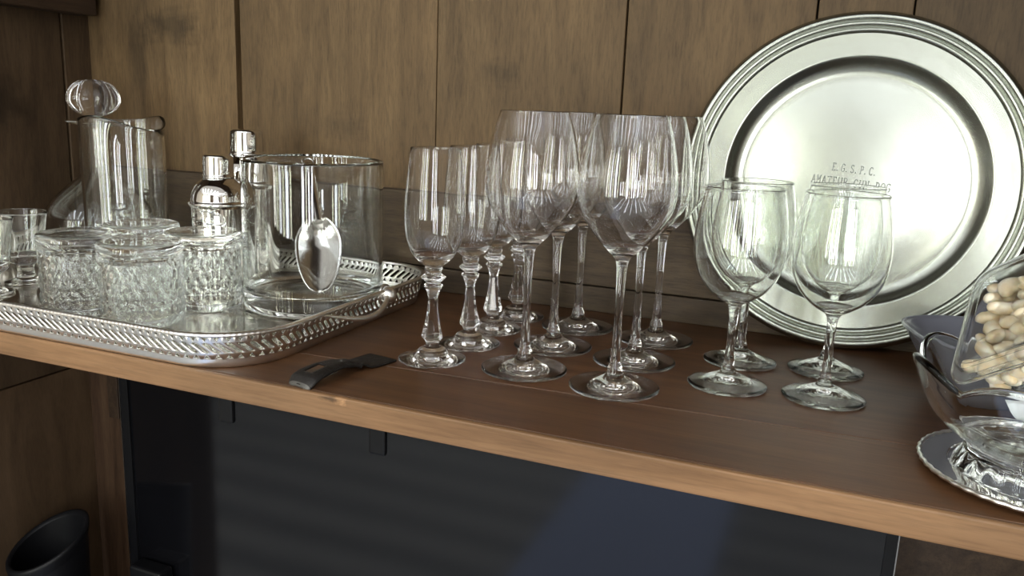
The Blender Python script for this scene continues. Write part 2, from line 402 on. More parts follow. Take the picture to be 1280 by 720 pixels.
# ------------------------------------------------------------------ silver gallery tray
TR = dict(x0=-1.035, x1=-.4605, y0=.5445, y1=.9075, r=.066)
def tray_path(off, step=None, n=None):
    """points + outward normals round the rounded rectangle, by arc length, starting on the right side going towards the back"""
    x0, x1, y0, y1, r = TR['x0'], TR['x1'], TR['y0'], TR['y1'], TR['r']
    segs = [('l', (x1, y0 + r), (x1, y1 - r)), ('a', (x1 - r, y1 - r), 0), ('l', (x1 - r, y1), (x0 + r, y1)), ('a', (x0 + r, y1 - r), PI / 2),
            ('l', (x0, y1 - r), (x0, y0 + r)), ('a', (x0 + r, y0 + r), PI), ('l', (x0 + r, y0), (x1 - r, y0)), ('a', (x1 - r, y0 + r), 1.5 * PI)]
    lens = [math.hypot(s[2][0] - s[1][0], s[2][1] - s[1][1]) if s[0] == 'l' else r * PI / 2 for s in segs]
    tot = sum(lens)
    def at(s):
        s %= tot
        for sg, ln in zip(segs, lens):
            if s <= ln + 1e-12:
                if sg[0] == 'l':
                    t = s / ln; dx, dy = (sg[2][0] - sg[1][0]) / ln, (sg[2][1] - sg[1][1]) / ln
                    return (sg[1][0] + dx * s, sg[1][1] + dy * s, dy, -dx)
                a = sg[2] + s / r
                return (sg[1][0] + r * math.cos(a), sg[1][1] + r * math.sin(a), math.cos(a), math.sin(a))
            s -= ln
        return at(0)
    return at, tot
def tray():
    at, tot = tray_path(0)
    cx, cy = (TR['x0'] + TR['x1']) / 2, (TR['y0'] + TR['y1']) / 2
    t = empty('serving_tray', (cx, cy, 0))
    tag(t, 'rectangular silver tray with pierced gallery sides and end handles', 'tray')
    def P(s, z, off): x, y, nx, ny = at(s); return (x + nx * off - cx, y + ny * off - cy, z)
    # floor
    N = 120; v = [P(tot * k / N, z, -.0005) for z in (.0006, .004) for k in range(N)]
    f = [tuple(range(N))[::-1], tuple(range(N, 2 * N))] + [(k, (k + 1) % N, N + (k + 1) % N, N + k) for k in range(N)]
    obj_from('tray_floor', v, f, M['silver_floor'], t)
    # pierced gallery: one repeat of slots and triangles, tessellated once and bent round the outline
    n = round(tot / .0089); p = tot / n
    Z0, Z1 = .0088, .0312
    H = Z1 - Z0
    def sh(tt):
        a = min(max((tt - .26) / .48, 0), 1); a = a * a * (3 - 2 * a) * .55 + a * .45
        return -1.05 * p * a
    def S(u, tt, k=1): return (u * p + (sh(tt) if k else 0), tt)
    outer = [S(0, .0)] + [S(0, (.26 + .48 * i / 8)) for i in range(9)] + [S(0, 1)] + [S(1, 1)] + [S(1, (.74 - .48 * i / 8)) for i in range(9)] + [S(1, 0)]
    slot = [S(.5 + .29 * max(-1, min(1, 1.5 * math.sin(a))), .5 + .232 * math.cos(a)) for a in [2 * PI * i / 20 for i in range(20)]]
    tri_b = [(u * p, tt) for u, tt in ((-.31, .025), (.31, .025), (0, .235))]
    tri_b = [(x + .5 * p, y) for x, y in tri_b]
    tri_t = [(x * p + .5 * p - 1.05 * p, y) for x, y in ((-.31, .975), (.31, .975), (0, .765))]
    # a second row of half triangles pointing the other way sits between them
    polys = [outer, slot, tri_b, tri_t]
    flat = [q for poly in polys for q in poly]
    tris = tessellate_polygon([[Vector((x, y * .02, 0)) for x, y in poly] for poly in polys])
    FL = .0085
    v, f = [], []
    for k in range(n):
        i0 = len(v)
        for x, tt in flat:
            z = Z0 + H * tt
            v.append(P(k * p + x + tot, z, .0008 + FL * (z / .0312) ** 1.15))
        for a, b, c in tris: f.append((i0 + a, i0 + b, i0 + c))
    g = obj_from('gallery', v, f, M['silver'], t)
    bm = bmesh.new(); bm.from_mesh(g.data); bmesh.ops.remove_doubles(bm, verts=bm.verts, dist=1e-5); bmesh.ops.recalc_face_normals(bm, faces=bm.faces)
    for fa in bm.faces: fa.smooth = True
    bm.to_mesh(g.data); bm.free()
    md = g.modifiers.new('sheet', 'SOLIDIFY'); md.thickness = .0011; md.offset = 0
    # plain foot band under the piercing
    N = 200
    def ribbon(name, prof, mat, closed=True):
        v = [P(tot * k / N, z, o) for k in range(N) for o, z in prof]; m = len(prof); f = []
        for k in range(N):
            k2 = (k + 1) % N
            for j in range(m if closed else m - 1):
                j2 = (j + 1) % m; f.append((k * m + j, k2 * m + j, k2 * m + j2, k * m + j2))
        return obj_from(name, v, f, mat, t, True, 50)
    ribbon('foot_band', [(-.001, .0), (.0005, .0004), (.0022, .003), (.0028, .006), (.0034, .0092), (.0022, .0092), (.001, .005), (-.001, .0045)][::-1], M['silver'])
    # gadrooned rim: half-round moulding with small beads
    N = round(tot / .0011)
    prof = [(.0062, .0308), (.0108, .0306), (.0122, .0322), (.0113, .0338), (.0085, .0346), (.006, .0337)]
    v, f = [], []; m = len(prof)
    for k in range(N):
        w = .0002 * math.sin(2 * PI * k * tot / N / .0044)
        for j, (o, z) in enumerate(prof):
            e = w if j >= 2 else 0
            v.append(P(tot * k / N, z + e, o + e * .6))
    for k in range(N):
        k2 = (k + 1) % N
        for j in range(m):
            j2 = (j + 1) % m; f.append((k * m + j, k * m + j2, k2 * m + j2, k2 * m + j))
    obj_from('gadrooned_rim', v, f, M['silver'], t, True)
    # end handles: a bowed bar ending in round bosses
    for sx in (1, -1):
        X = (TR['x1'] if sx > 0 else TR['x0']) - cx
        h = []
        for i in range(25):
            a = i / 24; y = .655 + .118 * a
            out = .0105 + .017 * math.sin(PI * a) ** .8
            z = .031 - .010 * math.sin(PI * min(1, a * 1.08)) - .004 * a
            h.append((X + sx * out, y - cy, z))
        hd = tube_obj('handle', h, [.0012 + .0018 * min(1, i / 8) for i in range(25)], M['silver'], t, 12)
        b = h[-1]
        pr = [(0, -.0092), (.0046, -.0080), (.0080, -.0046), (.0092, 0), (.0080, .0046), (.0046, .0080), (0, .0092)]
        bo = lathe('boss', catmull(pr, 3), M['silver'], hd, 24); bo.location = (b[0] + sx * .002, b[1], b[2] + .001)
        ring = [(b[0] - sx * .0035, b[1] + .0105 * math.cos(q), b[2] + .001 + .0105 * math.sin(q)) for q in [2 * PI * i / 24 for i in range(24)]]
        tube_obj('boss_ring', ring, .0018, M['silver'], hd, 8, True)
tray()

# ------------------------------------------------------------------ stemware
def stemware(name, foot, stem, bowl, mat, segs=72, sides=0, side_range=(0, 0), loc=(0, 0, 0), twist=0.):
    """three shells that meet edge to edge, so together they are one solid piece of glass"""
    root = empty(name, loc)
    lathe('foot', foot, mat, root, segs)
    def facet(r, z, th, i):
        if not sides: return r, z
        a, b = side_range; w = min(1, max(0, (z - a) / .006), 1) * min(1, max(0, (b - z) / .006))
        q = PI / sides; u = ((th + twist * z) % (2 * q)) - q
        return r * (1 + w * (math.cos(q) / math.cos(u) * 1.06 - 1)), z
    lathe('stem', stem, mat, root, segs, facet)
    lathe('bowl', bowl, mat, root, segs)
    return root
def offset_inner(outer, th, taper=0.):
    """inner wall of a bowl from its outer (r, z) points, top to bottom"""
    inn = []
    for i, (r, z) in enumerate(outer):
        a = outer[max(i - 1, 0)]; b = outer[min(i + 1, len(outer) - 1)]
        dx, dz = b[0] - a[0], b[1] - a[1]; L = math.hypot(dx, dz) or 1
        t = th * (1 - taper * max(0, 1 - (outer[-1][1] - z) / .03))
        inn.append((r - dz / L * t, z + dx / L * t))
    return inn[::-1]
def bowl_profile(outer_pts, th, floor_z, n=5, roll=0.):
    o = catmull(outer_pts, n); inn = [p for p in offset_inner(o, th, 0 if roll else .65) if p[1] > floor_z + .001 and p[0] > .003]
    rim = o[-1]; th = th * (1 if roll else .35)
    rm = [(rim[0] - th * .12, rim[1] + th * .5), (rim[0] - th * .5, rim[1] + th * .7), (rim[0] - th * .88, rim[1] + th * .5)]
    last = inn[-1]
    tail = [(last[0] * k, floor_z + (last[1] - floor_z) * k * k) for k in (.8, .6, .4, .2)] + [(0, floor_z)]
    return o + rm + inn + tail

# tall wine glasses
TG_foot = catmull([(0, .0022), (.012, .0018), (.030, .0008), (.0382, .0004), (.0390, .0012), (.0385, .0022), (.030, .0034), (.019, .0058), (.0105, .0098), (.0072, .0130)], 3)
TG_stem = catmull([(.0072, .0130), (.0066, .0155), (.0063, .0185), (.0050, .0215), (.0042, .028), (.0036, .045), (.0034, .065), (.0037, .088), (.0044, .104), (.0056, .1115)], 4)
TG_bowl = bowl_profile([(.0056, .1115), (.0078, .1148), (.0140, .1210), (.0215, .1290), (.0292, .1385), (.0368, .1505), (.0408, .1635), (.0411, .176), (.0394, .193), (.0355, .2125), (.0300, .2312)], .0010, .1235)
wine = stemware('wine_glass', TG_foot, TG_stem, TG_bowl, M['crystal'], 80, loc=(-.1654, .6720, .0002))
WL = ['tall wine glass at the front right of the tall group, nearest the camera',
      'tall wine glass at the front left of the tall group, beside the front flute',
      'tall wine glass in the middle of the left file, behind the front left one',
      'tall wine glass in the middle of the right file, behind the nearest one',
      'tall wine glass at the back of the left file, by the back wall',
      'tall wine glass at the back of the right file, closest to the pewter plate']
G = 'tall large-bowled wine glasses'
tag(wine, WL[0], 'wine glass', G)
for lab, (x, y), a in zip(WL[1:], ((-.2525, .681), (-.2538, .7645), (-.1680, .7555), (-.2544, .8490), (-.1661, .8410)), (.3, 1.1, .7, 1.9, 2.6)):
    tag(copy_tree(wine, (x, y, .0002), a), lab, 'wine glass', G)

# champagne flutes with cut stems
CF_foot = catmull([(0, .002), (.012, .0016), (.026, .0007), (.0305, .0004), (.0313, .0012), (.0307, .0022), (.024, .0038), (.0165, .0062), (.0150, .0066), (.0142, .0085), (.0122, .0112), (.0082, .0128), (.0064, .0140)], 3)
CF_stem = catmull([(.0064, .0140), (.0062, .0165), (.0068, .0185), (.0094, .0215, 1), (.0098, .0235), (.0080, .031), (.0058, .044), (.0046, .056), (.0047, .061), (.0062, .066, 1),
                   (.0068, .0672), (.0088, .0705, 1), (.0086, .0718), (.0064, .0737, 1), (.0066, .0745), (.0112, .0782, 1), (.0112, .0795), (.0078, .0822, 1), (.0072, .0838), (.0082, .0862), (.0080, .0885)], 3)
CF_bowl = bowl_profile([(.0080, .0885), (.0095, .0905), (.0150, .0950), (.0210, .1030), (.0252, .1140), (.0271, .1265), (.0276, .138), (.0270, .152), (.0255, .170), (.0226, .1958)], .0011, .0985)
flute = stemware('champagne_flute', CF_foot, CF_stem, CF_bowl, M['crystal'], 64, 7, (.016, .066), loc=(-.3397, .6670, .0002))
FL_ = ['champagne flute with knopped cut stem, frontmost of its file beside the iron opener',
       'champagne flute with knopped cut stem, second from the front of its file',
       'champagne flute with knopped cut stem, third from the front of its file',
       'champagne flute with knopped cut stem, rearmost of its file by the back wall']
G = 'champagne flutes with cut stems'
tag(flute, FL_[0], 'champagne glass', G)
for lab, (x, y), a in zip(FL_[1:], ((-.3315, .7305), (-.3332, .7942), (-.330, .8575)), (.4, .2, .7)):
    tag(copy_tree(flute, (x, y, .0002), a), lab, 'champagne glass', G)

# shorter white-wine glasses with drawn, slightly twisted stems
WG_foot = catmull([(0, .0060), (.010, .0048), (.024, .0016), (.0335, .0004), (.0345, .0012), (.0338, .0023), (.025, .0047), (.015, .0088), (.0085, .0118), (.0062, .0135)], 3)
WG_stem = catmull([(.0062, .0135), (.0060, .0160), (.0050, .0195), (.0041, .027), (.0037, .042), (.0038, .056), (.0043, .066), (.0052, .0715), (.0066, .0740)], 4)
WG_bowl = bowl_profile([(.0066, .0740), (.0085, .0753), (.0150, .0790), (.0240, .0860), (.0325, .0970), (.0375, .1100), (.0393, .1235), (.0390, .1360), (.0372, .1510), (.0345, .1660), (.0329, .1728), (.0328, .1740), (.0330, .1750)], .0014, .0800, 5, 1)
white = stemware('white_wine_glass', WG_foot, WG_stem, WG_bowl, M['clear'], 72, 5, (.016, .072), loc=(-.0764, .7268, .0002), twist=60.)
LB = ['short wine glass at the front left, before the pewter plate', 'short wine glass at the back left, behind the front left one',
      'short wine glass at the front right, nearest the shelf front', 'short wine glass at the back right, closest to the foot of the plate']
G = 'short wine glasses before the pewter plate'
tag(white, LB[0], 'wine glass', G)
for lab, (x, y), a in zip(LB[1:], ((-.0750, .8065), (.0042, .732), (.0036, .8164)), (.9, 2.1, 1.4)):
    tag(copy_tree(white, (x, y, .0002), a), lab, 'wine glass', G)

# ------------------------------------------------------------------ things on the tray
TZ = .0042
def tumbler_mesh():
    R, HT = .041, .0835
    root = empty('tumbler')
    cols = 22; ph = .0132; segs = cols * 10
    def dimple(r, z, th, i):
        if z < .0125 or z > .0685 or r < R - .002: return r, z
        c = 2 * PI * R / cols; d = 0
        for row in range(0, 5):
            zc = .0180 + row * ph * .87
            s = (th * R / c + (.5 if row % 2 else 0)) % 1 - .5
            q = (s / .53) ** 2 + ((z - zc) / .0097) ** 2
            if q < 1: d = max(d, (1 - q))
        return r - .0030 * d, z
    side = [(R, .0125 + (.0685 - .0125) * k / 54) for k in range(55)]
    outer = [(R - .0030, .0008), (R - .0018, .0), (R - .0004, .0006), (R, .003), (R, .008), (R, .0118)] + side + [(R + .0003, .0700), (R - .0008, .0712), (R - .0006, .0722), (R + .0004, .0732), (R + .0006, .0760), (R + .0004, .0805), (R - .0012, .0827), (R - .0045, .0836), (R - .009, .0832), (R - .015, .0822), (R - .025, .0818), (0, .0818)]
    inner = [(0, .0690), (R - .018, .0692), (R - .010, .0686), (R - .0062, .0662), (R - .0048, .060), (R - .0042, .040), (R - .0036, .012), (R - .0030, .0008)]
    # one continuous shell: inner wall first (from the base downwards inside), then the rim, then the outside up
    o = lathe('glass_wall', inner + outer[1:], M['thick_clear'], None, segs, dimple)
    return root, o
def tumblers():
    root, o = tumbler_mesh()
    bpy.data.objects.remove(root)
    o.name = 'tumbler'; o.data.name = 'tumbler'
    labs = ['upturned cut-glass tumbler at the middle front of the four, nearest the tray front', 'upturned cut-glass tumbler at the left of the four, beside the footed glasses',
            'upturned cut-glass tumbler at the right of the four, before the shakers', 'upturned cut-glass tumbler behind the others, before the glass pitcher']
    for i, ((x, y), a) in enumerate(zip(((-.6575, .634), (-.745, .637), (-.652, .7172), (-.7475, .7245)), (0, .13, .31, .05))):
        c = o if i == 0 else o.copy()
        if i: COL.objects.link(c)
        c.location = (x, y, TZ); c.rotation_euler = (0, 0, a)
        tag(c, labs[i], 'tumbler', 'upturned cut-glass tumblers on the tray')
tumblers()
def cordials():
    R = .0285
    foot = catmull([(0, .0025), (.012, .0018), (.022, .0005), (.0238, .0014), (.0230, .0028), (.015, .0048), (.0105, .0080)], 3)
    stem = catmull([(.0105, .0080), (.0092, .0130), (.0092, .0190), (.0110, .0235)], 4)
    bowl = bowl_profile([(.0110, .0235), (.0165, .0262), (.0208, .0325), (.0222, .042), (.0232, .055), (.0252, .070), (.0283, .0860)], .0018, .0335)
    g = stemware('cordial_glass', foot, stem, bowl, M['clear'], 48, loc=(-.9035, .6945, TZ))
    tag(g, 'small footed glass at the tray left, behind the one cut by the picture edge', 'small glass', 'small footed glasses')
    tag(copy_tree(g, (-.886, .636, TZ), .4), 'small footed glass at the left picture edge, front of the pair', 'small glass', 'small footed glasses')
cordials()
def ice_bucket():
    j = empty('ice_bucket', (-.549, .779, TZ))
    tag(j, 'wide plain clear glass ice bucket with thick base holding a metal scoop', 'ice bucket')
    R, HT, T = .0775, .1635, .0038
    base = [(0, .0006), (.04, .0004), (R - .006, .0), (R - .002, .0008), (R, .004), (R, .010), (R, .0165)]
    wall = catmull([(R, .0165), (R, .04), (R, .09), (R, .14), (R, HT - .001), (R - .0006, HT), (R - T * .5, HT + .0003), (R - T + .0006, HT), (R - T, HT - .001), (R - T, .12), (R - T, .06), (R - T, .030)], 2)
    inn = [(R - T, .030), (R - T - .0012, .024), (R - .0095, .0195), (R - .018, .0178), (.04, .0172), (0, .0170)]
    lathe('base', base, M['thick_clear'], j, 96)
    lathe('wall', wall, M['thick_clear'], j, 96)
    lathe('inner_floor', inn, M['thick_clear'], j, 96)
ice_bucket()
def scoop():
    tip, neck, end = Vector((-.5155, .7400, .0290)), Vector((-.5400, .7755, .1045)), Vector((-.5905, .8300, .1570))
    s = empty('ice_scoop', tip); tag(s, 'polished metal ice scoop standing inside the clear ice bucket', 'scoop')
    ax = (neck - tip); L = ax.length; ax.normalize()
    view = Vector((0, 0, .235)) - (tip + neck) / 2
    nrm = (view - ax * view.dot(ax)).normalized(); side = ax.cross(nrm)
    NU, NV = 26, 16
    def wid(a): return .0232 * (math.sin(min(1, a / .62) * PI / 2) ** .46 if a < .62 else math.cos((a - .62) / .38 * PI / 2 * .96) ** .5)
    v, f = [], []
    for i in range(NU + 1):
        a = i / NU; w = wid(a) + .0012; dpt = .017 * (.18 + .82 * min(1, a * 1.5)) * (1 if a < .8 else max(.25, 1 - ((a - .8) / .2) ** 2 * .75))
        for k in range(NV + 1):
            u = -1 + 2 * k / NV
            p = ax * (a * L) + side * (u * w) - nrm * (dpt * (1 - u * u)) + nrm * .004
            v.append(p)
    for i in range(NU):
        for k in range(NV):
            q = i * (NV + 1) + k; f.append((q, q + 1, q + NV + 2, q + NV + 1))
    b = obj_from('blade', v, f, M['steel'], s, True)
    md = b.modifiers.new('sheet', 'SOLIDIFY'); md.thickness = .0012; md.offset = -1
    h0 = neck - tip - ax * .004 - nrm * .004; h1 = end - tip; n = 12
    path = [h0.lerp(h1, i / n) + nrm * (.003 * math.sin(PI * i / n)) for i in range(n + 1)]
    h = tube_obj('handle', path, [.0062 - .0014 * (i / n) for i in range(n + 1)], M['steel'], s, 14)
    d = (h1 - h0).normalized(); c = h1 + d * .0062; e = side
    tube_obj('hanging_ring', [c + .0062 * (math.cos(q) * d + math.sin(q) * e) for q in [2 * PI * i / 24 for i in range(24)]], .0013, M['steel'], h, 8, True)
scoop()
def shaker(loc, k, lab):
    s = empty('cocktail_shaker', loc); tag(s, lab, 'cocktail shaker', 'chrome cocktail shakers')
    def S(p): return [(r * k, z * k) for r, z in p]
    lathe('body', S(catmull([(0, .0012), (.026, .0), (.0282, .002), (.0300, .03), (.0318, .075), (.0325, .1010, 1), (.0338, .1025), (.0353, .1045, 1), (.0353, .1062), (.0345, .1075)], 3)), M['chrome'], s, 64, sharp=40)
    lathe('strainer_top', S(catmull([(.0345, .1075), (.0330, .1085, 1), (.0322, .1130), (.0305, .1200), (.0265, .1270), (.0215, .1312), (.0190, .1335), (.0182, .1350)], 4)), M['chrome'], s, 64, sharp=50)
    lathe('cap', S(catmull([(.0176, .1352), (.0186, .1356), (.0186, .1372), (.0178, .1382, 1), (.0176, .1500), (.0172, .1585), (.0160, .1612), (.0130, .1624), (0, .1628)], 4)), M['chrome'], s, 64, sharp=50)
    return s
shaker((-.686, .785, TZ), 1.0, 'shorter chrome cocktail shaker, in front of the taller one on the tray')
shaker((-.7075, .863, TZ), 1.168, 'taller chrome cocktail shaker, half hidden behind the ice bucket rim')
def pitcher():
    p = empty('glass_pitcher', (-.8235, .7765, TZ)); tag(p, 'tall clear cylindrical glass pitcher with pouring lip on the tray', 'pitcher')
    R, HT, T = .0480, .195, .0026
    SP = math.radians(-8)
    def spout(r, z, th, i):
        d = (th - SP + PI) % (2 * PI) - PI
        w = min(1, max(0, (z - .160) / (HT - .160)))
        g = math.exp(-(d / .55) ** 2); sh = math.exp(-((abs(d) - 1.35) / .6) ** 2)
        return r + w * w * .0125 * g, z + w * w * (.0065 * sh - .0085 * g)
    prof = [(0, .0008), (R - .010, .0004), (R - .004, .0), (R - .0008, .0015), (R, .005)] + [(R, .005 + (HT - .006) * k / 40) for k in range(1, 41)]
    prof += [(R + .0004, HT), (R - T * .4, HT + .0006), (R - T, HT)] + [(R - T, HT - (HT - .013) * k / 40) for k in range(1, 41)] + [(R - T - .003, .0095), (R - .014, .0085), (0, .0085)]
    k = 5
    lathe('body', prof, M['clear'], p, 72, spout)
pitcher()
def decanter():
    d = empty('decanter', (-.937, .84, TZ)); tag(d, 'wide-bottomed glass decanter behind the pitcher, closed with a ball stopper', 'decanter')
    outer = catmull([(0, .003), (.035, .002), (.050, .0), (.0535, .002), (.060, .012), (.069, .030), (.0718, .050), (.0690, .0680), (.0600, .0835), (.0480, .0965), (.0345, .1085), (.0235, .1180), (.0180, .1290), (.0166, .145), (.0162, .165), (.0166, .181)], 4)
    T = .0026
    body = outer
    inn = [q for q in offset_inner(outer, T) if q[1] > .008 and q[0] > .005]
    lip = [(.0166, .181), (.0190, .1838), (.0300, .1866), (.0352, .1880), (.0362, .1892), (.0352, .1904), (.0300, .1900), (.0170, .1890), (.0142, .1878), (.0139, .181)]
    inn = [(.0139, .181)] + [q for q in inn if q[1] < .178] + [(.03, .0075), (0, .007)]
    lathe('body', body, M['clear'], d, 72); lathe('flared_lip', catmull(lip, 2), M['clear'], d, 72); lathe('inner_wall', inn, M['clear'], d, 72)
    s = empty('stopper', (-.937, .84, TZ + .186)); tag(s, 'faceted crystal ball stopper sitting in the decanter neck', 'stopper')
    def lobes(r, z, th, i):
        w = max(0, min(1, (z - .012) / .006))
        u = (th * 9 / (2 * PI)) % 1 - .5
        return r * (1 - .085 * w * (4 * u * u)), z
    lathe('ball', catmull([(.0065, .008), (.0085, .0098), (.0170, .0120), (.0262, .0185), (.0322, .0275), (.0332, .0340), (.0305, .0435), (.0235, .0520), (.0120, .0572), (0, .0582)], 4), M['crystal'], s, 80, lobes)
    lathe('plug', catmull([(0, -.028), (.0060, -.028), (.0072, -.026), (.0085, -.010), (.0095, .004), (.0088, .0065), (.0065, .008)], 3), M['crystal'], s, 48)
decanter()

# ------------------------------------------------------------------ iron bottle opener
def opener():
    o = empty('bottle_opener', (-.3815, .6485, .0)); tag(o, 'dark worn iron bottle opener with a slot lying on the shelf front', 'bottle opener')
    A = Vector((-.3815, .6485)); B = Vector((-.4015, .5490)); d = (B - A); L = d.length; d.normalize(); s = Vector((-d.y, d.x))
    if s.x < 0: s = -s
    keys = [(0, .0330, .0012), (.22, .0325, .0012), (.30, .030, .002), (.38, .0245, .0055), (.48, .0215, .0095), (.62, .0235, .0120), (.76, .0270, .0122), (.90, .0300, .0105), (.96, .0300, .0085), (1.0, .0275, .0052), (1.025, .022, .0012)]
    def key(t):
        for (a, w0, z0), (b, w1, z1) in zip(keys, keys[1:]):
            if t <= b:
                q = (t - a) / (b - a); q = q * q * (3 - 2 * q) if b < .9 else q; return w0 + (w1 - w0) * q, z0 + (z1 - z0) * q
        return keys[-1][1:]
    NU, NV = 60, 12; v, f = [], []
    for i in range(NU + 1):
        t = 1.025 * i / NU; w, z = key(t)
        for k in range(NV + 1):
            u = -.5 + k / NV
            p = d * (L * t) + s * (w * u)
            v.append((p.x, p.y, z - .0035 * (2 * u) ** 4 * (.4 < t)))
    for i in range(NU):
        t = 1.025 * (i + .5) / NU
        for k in range(NV):
            if .76 < t < .93 and 3 < k < 8: continue
            q = i * (NV + 1) + k; f.append((q, q + 1, q + NV + 2, q + NV + 1))
    o2 = obj_from('blade', v, f, M['iron'], o, True)
    md = o2.modifiers.new('sheet', 'SOLIDIFY'); md.thickness = .0016; md.offset = 0
    # worn bright lip on the turned-down front end
    v, f = [], []
    for i in range(7):
        t = .962 + .066 * i / 6; w, z = key(min(t, 1.025))
        for k in range(13):
            u = -.5 + k / 12; p = d * (L * t + .0012) + s * (w * u * .98)
            v.append((p.x, p.y, z - .0035 * (2 * u) ** 4 - (.0004 if i else .0)))
    for i in range(6):
        for k in range(12):
            q = i * 13 + k; f.append((q, q + 1, q + 14, q + 13))
    M['worn_iron'] = plain('worn_iron', (.13, .125, .115), .55, .8, bump=.6, bscale=400)
    lp = obj_from('worn_lip', v, f, M['worn_iron'], o, True); lp['label'] = 'bright worn metal lip'
    md = lp.modifiers.new('sheet', 'SOLIDIFY'); md.thickness = .0008; md.offset = 1
opener()

# ------------------------------------------------------------------ pewter plate with its inscription
STROKES = {  # letters on a 4 x 6 grid
    'E': [[(3.4, 5), (3.4, 6), (0, 6)], [(.8, 6), (.8, 0)], [(0, 0), (3.6, 0), (3.6, 1)], [(.8, 3), (2.4, 3)]],
    'G': [[(3.5, 5), (2.8, 6), (1.2, 6), (.3, 5), (.1, 3), (.3, 1), (1.2, 0), (2.7, 0), (3.5, .8), (3.5, 2.6), (2.2, 2.6)]],
    'S': [[(3.4, 5), (2.7, 6), (1.2, 6), (.4, 5.2), (.5, 4), (1.6, 3.2), (2.8, 2.6), (3.5, 1.7), (3.3, .6), (2.4, 0), (1, 0), (.2, 1)]],
    'P': [[(0, 6), (2.4, 6), (3.4, 5.4), (3.5, 4.4), (3.2, 3.4), (2.3, 3), (.8, 3)], [(.8, 6), (.8, 0)], [(0, 0), (1.7, 0)]],
    'C': [[(3.5, 5), (2.7, 6), (1.3, 6), (.4, 5), (.1, 3), (.4, 1), (1.3, 0), (2.7, 0), (3.5, 1)]],
    'A': [[(.4, 0), (2, 6), (3.6, 0)], [(1, 2), (3, 2)], [(-.2, 0), (1, 0)], [(3, 0), (4.2, 0)]],
    'M': [[(.4, 0), (.4, 6), (2, 2), (3.6, 6), (3.6, 0)], [(-.2, 0), (1, 0)], [(3, 0), (4.2, 0)], [(-.2, 6), (.4, 6)], [(3.6, 6), (4.2, 6)]],
    'T': [[(.1, 5), (.1, 6), (3.9, 6), (3.9, 5)], [(2, 6), (2, 0)], [(1.2, 0), (2.8, 0)]],
    'U': [[(.4, 6), (.4, 1.4), (1.2, 0), (2.8, 0), (3.6, 1.4), (3.6, 6)], [(-.2, 6), (1, 6)], [(3, 6), (4.2, 6)]],
    'R': [[(0, 6), (2.4, 6), (3.4, 5.4), (3.5, 4.4), (3.2, 3.5), (2.3, 3.1), (.8, 3.1)], [(.8, 6), (.8, 0)], [(0, 0), (1.7, 0)], [(2, 3.1), (3.6, 0), (4.1, 0)]],
    'N': [[(.5, 0), (.5, 6), (3.5, 0), (3.5, 6)], [(-.1, 0), (1.1, 0)], [(2.9, 6), (4.1, 6)], [(-.1, 6), (.5, 6)]],
    'D': [[(0, 6), (2.2, 6), (3.3, 5), (3.6, 3), (3.3, 1), (2.2, 0), (0, 0)], [(.8, 6), (.8, 0)]],
    'O': [[(2, 6), (.9, 5.6), (.2, 4.2), (.1, 3), (.2, 1.8), (.9, .4), (2, 0), (3.1, .4), (3.8, 1.8), (3.9, 3), (3.8, 4.2), (3.1, 5.6), (2, 6)]],
    '.': [[(.2, .1), (.9, .1)], [(.2, .5), (.9, .5)]]}
